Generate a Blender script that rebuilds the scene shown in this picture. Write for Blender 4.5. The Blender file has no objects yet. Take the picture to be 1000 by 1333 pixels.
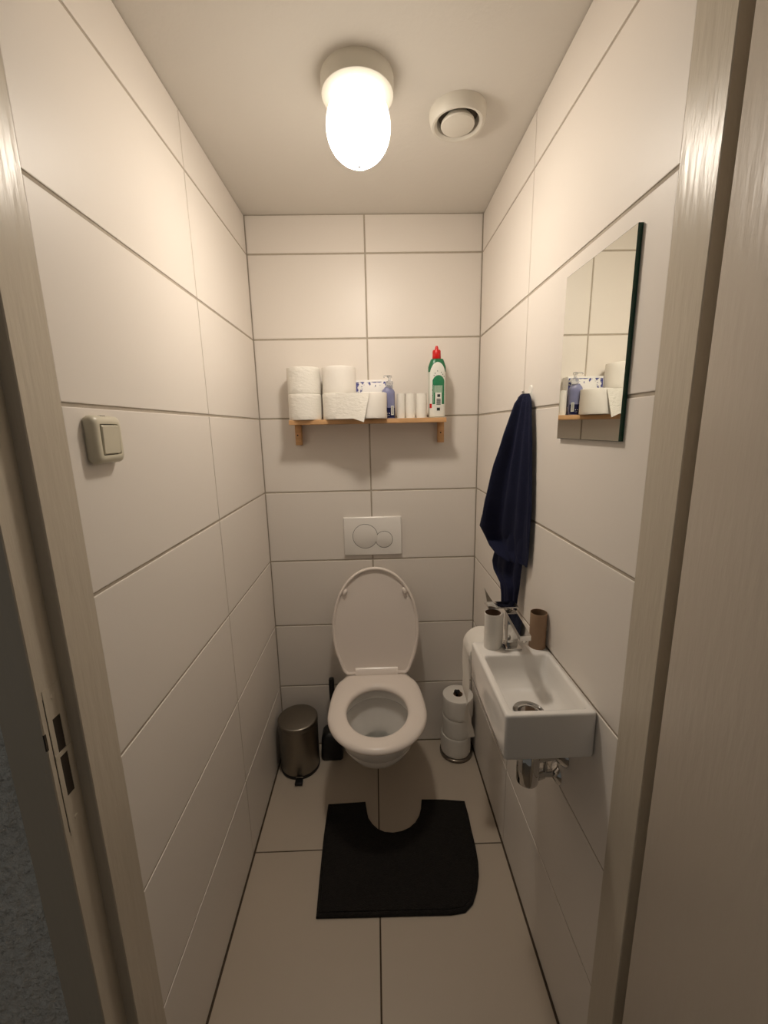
import bpy, bmesh, math, random
from mathutils import Vector, Matrix, noise
random.seed(7)
PI = math.pi
scn = bpy.context.scene
COL = scn.collection
W = 0.886          # room width
H = 2.241          # ceiling height
YJ = -1.073        # where the tiles meet the door frame

# ------------------------------------------------------------------ materials
def mat(name, color, rough=0.5, metal=0.0, noise_amt=0.0, noise_scale=20.0, bump=0.0,
        bump_scale=80.0, stretch=(1, 1, 1), coat=0.0, trans=0.0, ior=1.45, sss=0.0, spec=None, emit=None, alpha=1.0):
    m = bpy.data.materials.new(name); m.use_nodes = True
    nt = m.node_tree; b = nt.nodes['Principled BSDF']
    b.inputs['Base Color'].default_value = (*color, 1)
    b.inputs['Roughness'].default_value = rough
    b.inputs['Metallic'].default_value = metal
    b.inputs['IOR'].default_value = ior
    b.inputs['Coat Weight'].default_value = coat
    b.inputs['Transmission Weight'].default_value = trans
    if spec is not None: b.inputs['Specular IOR Level'].default_value = spec
    tc = nt.nodes.new('ShaderNodeTexCoord'); mp = nt.nodes.new('ShaderNodeMapping')
    mp.inputs['Scale'].default_value = stretch
    nt.links.new(tc.outputs['Object'], mp.inputs['Vector'])
    if noise_amt > 0:
        n = nt.nodes.new('ShaderNodeTexNoise'); n.inputs['Scale'].default_value = noise_scale
        n.inputs['Detail'].default_value = 4
        r = nt.nodes.new('ShaderNodeMapRange')
        r.inputs['To Min'].default_value = 1 - noise_amt; r.inputs['To Max'].default_value = 1 + noise_amt
        mx = nt.nodes.new('ShaderNodeVectorMath'); mx.operation = 'SCALE'
        mx.inputs[0].default_value = color
        nt.links.new(mp.outputs[0], n.inputs['Vector']); nt.links.new(n.outputs['Fac'], r.inputs['Value'])
        nt.links.new(r.outputs[0], mx.inputs['Scale']); nt.links.new(mx.outputs[0], b.inputs['Base Color'])
    if bump > 0:
        n = nt.nodes.new('ShaderNodeTexNoise'); n.inputs['Scale'].default_value = bump_scale
        n.inputs['Detail'].default_value = 5
        bp = nt.nodes.new('ShaderNodeBump'); bp.inputs['Strength'].default_value = 1.0
        bp.inputs['Distance'].default_value = bump
        nt.links.new(mp.outputs[0], n.inputs['Vector']); nt.links.new(n.outputs['Fac'], bp.inputs['Height'])
        nt.links.new(bp.outputs[0], b.inputs['Normal'])
    if emit:
        b.inputs['Emission Color'].default_value = (*emit[0], 1); b.inputs['Emission Strength'].default_value = emit[1]
    return m

M = {}
M['tile'] = mat('wall_tile_glaze', (0.82, 0.762, 0.70), 0.42, bump=0.0005, bump_scale=9)
M['grout'] = mat('wall_grout', (0.46, 0.40, 0.325), 0.9, noise_amt=0.15, noise_scale=60)
M['ftile'] = mat('floor_tile_satin', (0.53, 0.455, 0.37), 0.42, noise_amt=0.03, noise_scale=6, bump=0.0004, bump_scale=30)
M['fgrout'] = mat('floor_grout', (0.09, 0.065, 0.045), 0.9, noise_amt=0.2, noise_scale=60)
M['ceil'] = mat('ceiling_paint', (0.78, 0.74, 0.68), 0.85, noise_amt=0.02, noise_scale=5, bump=0.0006, bump_scale=60)
M['paint'] = mat('cream_frame_paint', (0.56, 0.495, 0.40), 0.30, noise_amt=0.03, noise_scale=8, bump=0.0012, bump_scale=14, stretch=(6, 6, 0.8))
M['doorpaint'] = mat('door_leaf_paint', (0.52, 0.455, 0.38), 0.34, noise_amt=0.01, noise_scale=8, bump=0.0006, bump_scale=22, stretch=(5, 5, 0.7))
M['plaster'] = mat('grey_rough_plaster', (0.88, 0.865, 0.81), 0.95, noise_amt=0.14, noise_scale=30, bump=0.012, bump_scale=150)
M['frontpaint'] = mat('shaded_frame_paint', (0.50, 0.47, 0.43), 0.5)
M['hallfloor'] = mat('hall_floor_laminate', (0.24, 0.19, 0.14), 0.5, noise_amt=0.15, noise_scale=6, stretch=(8, 1, 1))
M['china'] = mat('white_china', (0.83, 0.80, 0.76), 0.10, coat=0.3)
M['bowlin'] = mat('bowl_china', (0.80, 0.79, 0.77), 0.08, coat=0.3)
M['seat'] = mat('seat_plastic', (0.90, 0.815, 0.75), 0.22)
M['water'] = mat('bowl_water', (0.85, 0.9, 0.9), 0.02, trans=1.0, ior=1.33)
M['flush'] = mat('flush_plastic', (0.82, 0.785, 0.74), 0.28)
M['gap'] = mat('painted_gap_shade', (0.05, 0.038, 0.028), 0.9)  # dark colour painting the shade inside openings, grooves and slots
M['chrome'] = mat('chrome', (0.60, 0.59, 0.575), 0.06, metal=1.0)
M['steel'] = mat('brushed_steel', (0.27, 0.245, 0.21), 0.36, metal=1.0, noise_amt=0.05, noise_scale=60, stretch=(1, 1, 12))
M['black'] = mat('black_plastic', (0.010, 0.010, 0.011), 0.35)
M['ivory'] = mat('aged_ivory_plastic', (0.68, 0.63, 0.50), 0.32)
M['lampbase'] = mat('lamp_base_ceramic', (0.78, 0.75, 0.67), 0.35)
M['ventw'] = mat('vent_plastic', (0.74, 0.70, 0.62), 0.4)
M['ventdark'] = mat('vent_inside', (0.12, 0.10, 0.075), 0.8)
M['opal'] = mat('opal_glass_glow', (0.9, 0.88, 0.8), 0.2, emit=((1.0, 0.895, 0.765), 30.0))
def opal_falloff(m):
    # emission weighted towards the globe's bottom to throw more light on seat and floor
    nt = m.node_tree; b = nt.nodes['Principled BSDF']
    tc = nt.nodes.new('ShaderNodeTexCoord'); sp = nt.nodes.new('ShaderNodeSeparateXYZ'); mr_ = nt.nodes.new('ShaderNodeMapRange')
    mr_.inputs['From Min'].default_value = -0.06; mr_.inputs['From Max'].default_value = -0.168
    mr_.inputs['To Min'].default_value = 0.0; mr_.inputs['To Max'].default_value = 1.0
    pw = nt.nodes.new('ShaderNodeMath'); pw.operation = 'POWER'; pw.inputs[1].default_value = 4.6
    ma = nt.nodes.new('ShaderNodeMath'); ma.operation = 'MULTIPLY_ADD'; ma.inputs[1].default_value = 212.0; ma.inputs[2].default_value = 3.0
    nt.links.new(tc.outputs['Object'], sp.inputs[0]); nt.links.new(sp.outputs[2], mr_.inputs['Value'])
    nt.links.new(mr_.outputs[0], pw.inputs[0]); nt.links.new(pw.outputs[0], ma.inputs[0])
    nt.links.new(ma.outputs[0], b.inputs['Emission Strength'])
opal_falloff(M['opal'])
M['wood'] = mat('pine_wood', (0.62, 0.36, 0.17), 0.55, noise_amt=0.28, noise_scale=7, stretch=(1, 9, 12))
M['tissue'] = mat('toilet_tissue', (0.86, 0.83, 0.76), 0.95, bump=0.0022, bump_scale=70, stretch=(1, 1, 2))
M['tissue2'] = mat('toilet_tissue_smooth', (0.86, 0.82, 0.76), 0.95, bump=0.0006, bump_scale=90)
M['card'] = mat('brown_cardboard', (0.36, 0.235, 0.15), 0.85, noise_amt=0.06, noise_scale=40)
M['cardin'] = mat('dark_cardboard', (0.22, 0.14, 0.085), 0.9)
M['towel'] = mat('navy_terry', (0.0042, 0.0065, 0.032), 0.95, noise_amt=0.3, noise_scale=160, bump=0.0025, bump_scale=450)
M['matfab'] = mat('black_bath_mat', (0.012, 0.010, 0.0085), 1.0, noise_amt=0.5, noise_scale=90, bump=0.006, bump_scale=260)
M['white'] = mat('white_plastic', (0.82, 0.79, 0.73), 0.35)
M['greyplas'] = mat('pale_bottle_plastic', (0.56, 0.58, 0.50), 0.35)
M['red'] = mat('red_cap', (0.62, 0.008, 0.008), 0.3)
M['green'] = mat('green_plastic', (0.015, 0.16, 0.065), 0.3)
M['greenlab'] = mat('green_print', (0.02, 0.20, 0.085), 0.35, noise_amt=0.35, noise_scale=70)
M['palegreen'] = mat('pale_green_print', (0.32, 0.45, 0.34), 0.4, noise_amt=0.3, noise_scale=120)
M['labwhite'] = mat('white_label', (0.78, 0.78, 0.72), 0.4, noise_amt=0.06, noise_scale=90)
M['ink'] = mat('dark_print', (0.02, 0.03, 0.03), 0.5)
M['soap'] = mat('blue_violet_label', (0.215, 0.225, 0.375), 0.3, noise_amt=0.16, noise_scale=50)
M['navyband'] = mat('navy_band', (0.008, 0.011, 0.06), 0.25)
M['clear'] = mat('clear_plastic', (0.86, 0.86, 0.86), 0.12, trans=0.75, ior=1.3)
M['sheen'] = mat('mirror_silver', (0.93, 0.95, 0.90), 0.0, metal=1.0)
M['gedge'] = mat('green_glass_edge', (0.008, 0.055, 0.03), 0.12)
M['smokebase'] = mat('smoked_stand_base', (0.20, 0.17, 0.14), 0.22, metal=0.7)

def pattern_mat():
    """white carton with blue flower border"""
    m = bpy.data.materials.new('white_blue_floral_carton'); m.use_nodes = True
    nt = m.node_tree; b = nt.nodes['Principled BSDF']; b.inputs['Roughness'].default_value = 0.45
    tc = nt.nodes.new('ShaderNodeTexCoord'); sp = nt.nodes.new('ShaderNodeSeparateXYZ')
    nt.links.new(tc.outputs['Generated'], sp.inputs[0])
    def math_(op, a, c=None):
        n = nt.nodes.new('ShaderNodeMath'); n.operation = op
        for i, v in enumerate((a, c)):
            if v is None: continue
            if isinstance(v, (int, float)): n.inputs[i].default_value = v
            else: nt.links.new(v, n.inputs[i])
        return n.outputs[0]
    ex = math_('ABSOLUTE', math_('SUBTRACT', sp.outputs[0], 0.5))     # 0 .. .5
    e1 = math_('MULTIPLY', math_('SUBTRACT', ex, 0.28), 4.5)
    e2 = math_('MULTIPLY', math_('SUBTRACT', sp.outputs[2], 0.86), 6.0)
    edge = math_('MAXIMUM', e1, e2)
    # plain white rim
    nz = nt.nodes.new('ShaderNodeTexNoise'); nz.inputs['Scale'].default_value = 80; nz.inputs['Detail'].default_value = 3
    nt.links.new(tc.outputs['Object'], nz.inputs['Vector'])
    f = math_('ADD', math_('MULTIPLY', edge, 0.24), math_('SUBTRACT', nz.outputs['Fac'], 0.585))
    f = math_('MULTIPLY', f, 14)
    rim = math_('LESS_THAN', ex, 0.475); rim2 = math_('LESS_THAN', sp.outputs[2], 0.955)
    f = math_('MULTIPLY', math_('MULTIPLY', math_('MINIMUM', math_('MAXIMUM', f, 0), 1), rim), rim2)
    mx = nt.nodes.new('ShaderNodeMix'); mx.data_type = 'RGBA'
    mx.inputs[6].default_value = (0.84, 0.82, 0.80, 1); mx.inputs[7].default_value = (0.05, 0.06, 0.26, 1)
    nt.links.new(f, mx.inputs[0]); nt.links.new(mx.outputs[2], b.inputs['Base Color'])
    return m
M['floral'] = pattern_mat()

# ------------------------------------------------------------------ object helpers
def link_mesh(name, bm, m, parent=None, smooth=True, angle=35):
    """bm is in world coordinates; the object keeps its origin at the parent's base"""
    me = bpy.data.meshes.new(name)
    if parent is not None:
        off = parent_world(parent)
        bmesh.ops.translate(bm, verts=bm.verts, vec=-off)
    bmesh.ops.recalc_face_normals(bm, faces=bm.faces)
    bm.to_mesh(me); bm.free()
    for x in (m if isinstance(m, (list, tuple)) else [m]): me.materials.append(x)
    if smooth:
        for p in me.polygons: p.use_smooth = True
        me.set_sharp_from_angle(angle=math.radians(angle))
    o = bpy.data.objects.new(name, me); COL.objects.link(o)
    if parent is not None: o.parent = parent
    return o
def parent_world(p):
    v = Vector((0, 0, 0))
    while p is not None: v = v + Vector(p.location); p = p.parent
    return v
def root(name, label, cat, loc, group=None):
    o = bpy.data.objects.new(name, None); COL.objects.link(o); o.location = loc
    o.empty_display_size = 0.03
    o['label'] = label; o['category'] = cat
    if group: o['group'] = group
    return o
def tag(o, label, cat, group=None):
    o['label'] = label; o['category'] = cat
    if group: o['group'] = group
    return o
def recenter(o):
    """put a single mesh thing's origin at its base centre"""
    vs = [v.co for v in o.data.vertices]
    c = Vector(((min(v.x for v in vs)+max(v.x for v in vs))/2, (min(v.y for v in vs)+max(v.y for v in vs))/2, min(v.z for v in vs)))
    o.data.transform(Matrix.Translation(-c)); o.location = c
    return o

def box(bm, x0, x1, y0, y1, z0, z1, mi=0, bev=0.0, seg=2):
    r = bmesh.ops.create_cube(bm, size=1)
    vs = r['verts']
    for v in vs:
        v.co = Vector(((x0+x1)/2 + v.co.x*(x1-x0), (y0+y1)/2 + v.co.y*(y1-y0), (z0+z1)/2 + v.co.z*(z1-z0)))
    fs = set(f for v in vs for f in v.link_faces)
    if bev > 0:
        es = set(e for v in vs for e in v.link_edges)
        r2 = bmesh.ops.bevel(bm, geom=list(es), offset=bev, segments=seg, affect='EDGES', profile=0.5)
        fs = set(r2['faces']) | set(f for f in fs if f.is_valid)
    for f in fs:
        if f.is_valid: f.material_index = mi
def lathe(bm, prof, c=(0, 0, 0), n=48, axis='Z', mi=0, cap=True):
    """prof: list of (r, h); rings joined, ends closed when r>0 and cap"""
    c = Vector(c); rings = []
    def P(r, h, a):
        u, v = r*math.cos(a), r*math.sin(a)
        if axis == 'Z': return c + Vector((u, v, h))
        if axis == 'X': return c + Vector((h, u, v))
        return c + Vector((u, h, v))
    for r, h in prof:
        if r < 1e-6: rings.append([bm.verts.new(P(0, h, 0))])
        else: rings.append([bm.verts.new(P(r, h, 2*PI*k/n)) for k in range(n)])
    for A, B in zip(rings, rings[1:]):
        for k in range(n):
            a0, a1 = A[k % len(A)], A[(k+1) % len(A)]
            b0, b1 = B[k % len(B)], B[(k+1) % len(B)]
            vs = []
            for v in (a0, a1, b1, b0):
                if v not in vs: vs.append(v)
            if len(vs) >= 3:
                f = bm.faces.new(vs); f.material_index = mi
    if cap:
        for R in (rings[0], rings[-1]):
            if len(R) > 2:
                f = bm.faces.new(R); f.material_index = mi
def loft(bm, rings, closed=True, cap0=False, cap1=False, mi=0):
    V = [[bm.verts.new(p) for p in r] for r in rings]
    n = len(V[0])
    for A, B in zip(V, V[1:]):
        for k in range(n if closed else n-1):
            f = bm.faces.new((A[k], A[(k+1) % n], B[(k+1) % n], B[k])); f.material_index = mi
    if cap0: bm.faces.new(V[0]).material_index = mi
    if cap1: bm.faces.new(V[-1]).material_index = mi
    return V
def tube(bm, pts, r, n=16, mi=0, cap=True):
    pts = [Vector(p) for p in pts]; rings = []
    up = None
    for i, p in enumerate(pts):
        t = (pts[min(i+1, len(pts)-1)] - pts[max(i-1, 0)]).normalized()
        if up is None: up = Vector((0, 0, 1)) if abs(t.z) < 0.9 else Vector((0, 1, 0))
        s = t.cross(up).normalized(); up = s.cross(t).normalized()
        rr = r[i] if isinstance(r, (list, tuple)) else r
        rings.append([p + rr*(math.cos(2*PI*k/n)*s + math.sin(2*PI*k/n)*up) for k in range(n)])
    loft(bm, rings, cap0=cap, cap1=cap, mi=mi)
def prism(bm, poly, z0, z1, mi=0):
    loft(bm, [[Vector((x, y, z0)) for x, y in poly], [Vector((x, y, z1)) for x, y in poly]], cap0=True, cap1=True, mi=mi)
def rrect(x0, x1, y0, y1, r, z, n=6):
    out = []
    for cx, cy, a0 in ((x1-r, y1-r, 0), (x0+r, y1-r, 90), (x0+r, y0+r, 180), (x1-r, y0+r, 270)):
        for k in range(n+1):
            a = math.radians(a0 + 90*k/n); out.append(Vector((cx + r*math.cos(a), cy + r*math.sin(a), z)))
    return out

# ------------------------------------------------------------------ room shell
G = 0.0020   # grout depth
def tiles(name, o, u, v, nrm, us, vs, gu=0.0016, gv=0.0018, thick=0.08, m=('tile', 'grout'), edge=0.0015, back=None):
    """wall in the plane through o spanned by u, v; tiles between the cuts in us and vs"""
    bm = bmesh.new(); o, u, v, nrm = map(Vector, (o, u, v, nrm))
    def P(a, b, h): return o + u*a + v*b + nrm*h
    u0, u1, v0, v1 = us[0], us[-1], vs[0], vs[-1]
    if back: u0, u1, v0, v1 = back
    V = [bm.verts.new(P(a, b, h)) for h in (-thick, -G) for a, b in ((u0, v0), (u1, v0), (u1, v1), (u0, v1))]
    for q in ((0, 1, 2, 3), (4, 5, 6, 7), (0, 1, 5, 4), (1, 2, 6, 5), (2, 3, 7, 6), (3, 0, 4, 7)):
        bm.faces.new([V[i] for i in q]).material_index = 1
    for a0, a1 in zip(us, us[1:]):
        for b0, b1 in zip(vs, vs[1:]):
            A0, A1, B0, B1 = a0+gu, a1-gu, b0+gv, b1-gv
            e = edge
            r0 = [(A0, B0), (A1, B0), (A1, B1), (A0, B1)]
            r1 = [(A0+e*.3, B0+e*.3), (A1-e*.3, B0+e*.3), (A1-e*.3, B1-e*.3), (A0+e*.3, B1-e*.3)]
            r2 = [(A0+e, B0+e), (A1-e, B0+e), (A1-e, B1-e), (A0+e, B1-e)]
            rings = [[P(a, b, -G) for a, b in r0], [P(a, b, -e*.8) for a, b in r0],
                     [P(a, b, -e*.25) for a, b in r1], [P(a, b, 0) for a, b in r2]]
            loft(bm, rings, cap1=True, mi=0)
    ob = link_mesh(name, bm, [M[m[0]], M[m[1]]], smooth=False)
    ob['kind'] = 'structure'
    return ob
ZJ = [0.0, 0.309, 0.609, 0.909, 1.209, 1.509, 1.809, 2.109, H]
tiles('wall_back', (0, 0, 0), (1, 0, 0), (0, 0, 1), (0, -1, 0), [0.0, 0.442, W], ZJ, gu=0.0030, gv=0.0032, back=(-0.08, W+0.08, -0.02, H+0.02))
tiles('wall_left', (0, 0, 0), (0, -1, 0), (0, 0, 1), (1, 0, 0), [0.0, 0.517, -YJ+0.0022], ZJ, gu=0.0020, gv=0.0032, back=(0.0, -YJ, -0.02, H+0.02))
tiles('wall_right', (W, 0, 0), (0, -1, 0), (0, 0, 1), (-1, 0, 0), [0.0, 0.510, -YJ+0.0022], ZJ, gu=0.0020, gv=0.0032, back=(0.0, -YJ, -0.02, H+0.02))
tiles('floor', (0, 0, 0), (1, 0, 0), (0, -1, 0), (0, 0, 1), [0.0028, 0.443, W-0.0028], [0.0, 0.508, 1.19],
      gu=0.0024, gv=0.0021, m=('ftile', 'fgrout'), edge=0.0012, back=(-0.02, W+0.02, -0.02, 1.19))
bm = bmesh.new(); box(bm, -0.1, W+0.1, YJ-0.10, 0.1, H, H+0.08)
o = link_mesh('ceiling', bm, M['ceil'], smooth=False); o['kind'] = 'structure'

# hall side: floor, walls either side of the door opening, header above it
bm = bmesh.new(); box(bm, -1.4, 2.2, -3.2, -1.19, -0.06, -0.003)
o = link_mesh('floor_hall', bm, M['hallfloor'], smooth=False); o['kind'] = 'structure'
def plaster_wall():
    bm = bmesh.new()
    x0, x1, z1 = -0.50, -0.066, 2.30; st = 0.005
    nx, nz = int((x1-x0)/st), int(z1/st)
    g = []
    for j in range(nz+1):
        row = []
        z = j*st - 0.01
        for i in range(nx+1):
            x = x1 - i*st
            p = Vector((x, 0, z))
            d = 0.006*noise.fractal(p*75, 0.7, 2.0, 4) + 0.003*abs(noise.noise(p*150))
            jx = 0.006*noise.noise(Vector((3, 0, z*45))) + 0.003*noise.noise(Vector((8, 0, z*140))) if i < 3 else 0
            row.append(bm.verts.new((x + jx, -1.184 + d - (0.0 if i else -0.012), z)))
        g.append(row)
    for j in range(nz):
        for i in range(nx):
            bm.faces.new((g[j][i], g[j][i+1], g[j+1][i+1], g[j+1][i]))
    box(bm, -1.4, -0.06, -1.172, -1.09, 0, H+0.1)
    box(bm, -1.4, -0.498, -1.184, -1.17, 0, H+0.1)
    return bm
o = link_mesh('wall_hall_left', plaster_wall(), M['plaster'], angle=80); o['kind'] = 'structure'
bm = bmesh.new(); box(bm, 0.965, 2.2, -1.184, -1.09, 0, H+0.1)
o = link_mesh('wall_hall_right', bm, M['plaster'], smooth=False); o['kind'] = 'structure'

# door frame: both posts with their rebates, the head, and a header panel
bm = bmesh.new()
def xs_prism(poly, z0, z1): prism(bm, poly, z0, z1)
b = 0.0015
left = [(-0.075, YJ), (0.0, YJ), (0.0015, YJ-0.002), (0.0015, -1.1445), (0.0, -1.146), (-0.018, -1.146), (-0.018, -1.1885), (-0.0195, -1.190), (-0.075, -1.190)]
xs_prism(left, 0.0, 2.12)
rt = [(W+0.075, YJ), (W+0.075, -1.190), (W+0.0195, -1.190), (W+0.018, -1.1885), (W+0.018, -1.148), (W, -1.148), (W-0.0015, -1.1465), (W-0.0015, YJ-0.002), (W, YJ)]
xs_prism(rt, 0.0, 2.12)
box(bm, -0.075, W+0.075, -1.190, YJ, 2.12, H+0.1)
box(bm, -0.0, W, -1.146, YJ, 2.08, 2.125)
frame = link_mesh('trim_1', bm, M['paint'], angle=25); frame['kind'] = 'structure'
# strike plate let into the left post
fr = frame
bm = bmesh.new()
xp = -0.0172
def yz_plate(bm, polyout, x0, x1, mi=0):
    loft(bm, [[Vector((x0, y, z)) for y, z in polyout], [Vector((x1, y, z)) for y, z in polyout]], cap0=True, cap1=True, mi=mi)
# plate pieces around the two openings
Y0, Y1 = -1.1805, -1.150
yz_plate(bm, [(Y0, 0.865), (Y1, 0.865), (Y1, 0.928), (Y0, 0.928)], -0.0186, xp)
yz_plate(bm, [(Y0, 1.060), (Y1, 1.060), (Y1, 1.110), (Y0, 1.110)], -0.0186, xp)
yz_plate(bm, [(Y0, 0.997), (Y1, 0.997), (Y1, 1.004), (Y0, 1.004)], -0.0186, xp+0.001)
for a, c in ((0.928, 0.997), (1.004, 1.060)):
    yz_plate(bm, [(Y0, a), (-1.1725, a), (-1.1725, c), (Y0, c)], -0.0186, xp)
    yz_plate(bm, [(-1.158, a), (Y1, a), (Y1, c), (-1.158, c)], -0.0186, xp)
for zz in (0.885, 1.093):
    lathe(bm, [(0.0, xp+0.0012), (0.0035, xp+0.0008), (0.004, xp)], c=(0, -1.165, zz), n=16, axis='X', cap=False)
link_mesh('strike_plate', bm, M['paint'], fr, angle=25)
bm = bmesh.new()
for a, c in ((0.928, 0.997), (1.004, 1.060)):
    yz_plate(bm, [(-1.1725, a), (-1.158, a), (-1.158, c), (-1.1725, c)], -0.0184, -0.0179)
yz_plate(bm, [(-1.1815, 0.872), (-1.1807, 0.872), (-1.1807, 1.098), (-1.1815, 1.098)], -0.0184, -0.0178)
yz_plate(bm, [(-1.1902, 1.022), (-1.187, 1.022), (-1.187, 1.048), (-1.1902, 1.048)], -0.0200, -0.0176)
link_mesh('latch_opening', bm, M['gap'], fr)  # flat dark slabs painting the shade inside the latch holes
# door leaf, swung open towards the hall
bm = bmesh.new()
box(bm, 0.862, 0.902, -1.99, -1.199, 0.008, 2.10, bev=0.002)
door = link_mesh('door_1', bm, M['doorpaint'], angle=25); door['kind'] = 'structure'
bm = bmesh.new()
for zz in (0.22, 1.05, 1.88):
    lathe(bm, [(0.0, 0.0), (0.007, 0.0), (0.007, 0.09), (0.0, 0.09)], c=(W+0.022, -1.199, zz), n=16, cap=False)
link_mesh('hinge', bm, M['steel'], door)

# ------------------------------------------------------------------ ceiling lamp
LX, LY = 0.440, -0.598
lamp = root('ceiling_lamp', 'round white ceiling lamp with a glowing egg-shaped opal glass globe', 'lamp', (LX, LY, H))
bm = bmesh.new()
lathe(bm, [(0.0, 0.0), (0.083, 0.0), (0.083, -0.032), (0.0815, -0.0345), (0.078, -0.0355), (0.061, -0.0355), (0.059, -0.033), (0.059, -0.02), (0.0, -0.02)], c=(LX, LY, H), n=96, cap=False)
link_mesh('lamp_base', bm, M['lampbase'], lamp)
bm = bmesh.new()
prof = [(0.0510, -0.0205), (0.0510, -0.0355)]
for k in range(0, 33):   # egg
    t = k/32
    if t < 0.4:
        z = -0.036 - 0.059*(t/0.4); q = (z+0.095)/0.082
    else:
        a_ = PI/2*(t-0.4)/0.6; z = -0.095 - 0.0755*math.sin(a_); q = (z+0.095)/0.0755
    prof.append((0.0, z) if k == 32 else (0.0745*math.sqrt(max(0, 1-q*q)), z))
lathe(bm, prof, c=(LX, LY, H), n=64, cap=False)
link_mesh('glass_globe', bm, M['opal'], lamp, angle=80)
bm = bmesh.new()
lathe(bm, [(0.0, -0.166), (0.0042, -0.168), (0.0042, -0.1735), (0.0, -0.1745)], c=(LX, LY, H), n=24, cap=False)
link_mesh('finial', bm, M['steel'], lamp)

# ------------------------------------------------------------------ extractor vent
VX, VY = 0.690, -0.496
vent = root('ceiling_vent', 'round off-white extractor vent in the ceiling right of the lamp', 'vent', (VX, VY, H))
bm = bmesh.new()
lathe(bm, [(0.0, -0.002), (0.072, 0.0), (0.0715, -0.010), (0.068, -0.024), (0.064, -0.0285), (0.059, -0.0285), (0.053, -0.023), (0.050, -0.006), (0.0, -0.006)], c=(VX, VY, H), n=96, cap=False)
link_mesh('vent_ring', bm, M['ventw'], vent)
bm = bmesh.new()
lathe(bm, [(0.0495, -0.0065), (0.0, -0.0068)], c=(VX, VY, H), n=64, cap=False)
link_mesh('duct_opening', bm, M['ventdark'], vent)
bm = bmesh.new()
lathe(bm, [(0.0, -0.0072), (0.028, -0.008), (0.041, -0.022), (0.0425, -0.027), (0.041, -0.030), (0.030, -0.0325), (0.0, -0.033)], c=(VX, VY, H), n=64, cap=False)
link_mesh('valve_disc', bm, M['ventw'], vent)

# ------------------------------------------------------------------ light switch on left wall
sw = root('light_switch', 'aged ivory rocker light switch on the left tiled wall', 'switch', (0.0, -0.999, 1.416))
bm = bmesh.new()
def yz_rr(y0, y1, z0, z1, r, x, n=6):
    return [Vector((x, p.x, p.y)) for p in rrect(y0, y1, z0, z1, r, 0, n)]
Y0, Y1, Z0, Z1 = -1.037, -0.961, 1.416, 1.494
loft(bm, [yz_rr(Y0+.002, Y1-.002, Z0+.002, Z1-.002, .009, 0.0), yz_rr(Y0+.0015, Y1-.0015, Z0+.0015, Z1-.0015, .009, 0.004),
          yz_rr(Y0, Y1, Z0, Z1, .010, 0.0042), yz_rr(Y0, Y1, Z0, Z1, .010, 0.010), yz_rr(Y0+.002, Y1-.002, Z0+.002, Z1-.002, .010, 0.015),
          yz_rr(Y0+.006, Y1-.006, Z0+.006, Z1-.006, .009, 0.0185), yz_rr(Y0+.011, Y1-.011, Z0+.011, Z1-.011, .006, 0.0195),
          yz_rr(Y0+.0135, Y1-.0135, Z0+.0135, Z1-.0135, .004, 0.0190), yz_rr(Y0+.0140, Y1-.0140, Z0+.0140, Z1-.0140, .004, 0.014)],
     cap0=True, cap1=True)
link_mesh('switch_frame', bm, M['ivory'], sw)
bm = bmesh.new()
a = .0155
r0 = yz_rr(Y0+a, Y1-a, Z0+a, Z1-a, .003, 0.0145)
r1 = [Vector((0.0195 + (v.z-1.455)*0.03, v.y, v.z)) for v in yz_rr(Y0+a, Y1-a, Z0+a, Z1-a, .003, 0.02)]
r2 = [Vector((0.0210 + (v.z-1.455)*0.03, v.y, v.z)) for v in yz_rr(Y0+a+.0015, Y1-a-.0015, Z0+a+.0015, Z1-a-.0015, .003, 0.02)]
loft(bm, [r0, r1, r2], cap0=True, cap1=True)
link_mesh('rocker', bm, M['ivory'], sw)
bm = bmesh.new()
box(bm, 0.0141, 0.0147, Y0+.0138, Y1-.0138, Z0+.0138, Z1-.0138)  # dark sheet painting the shade in the gap round the rocker
box(bm, 0.006, 0.0112, -1.005, -.993, Z1-.0012, Z1+.0004)
link_mesh('rocker_shade_and_slot', bm, M['gap'], sw)

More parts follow.
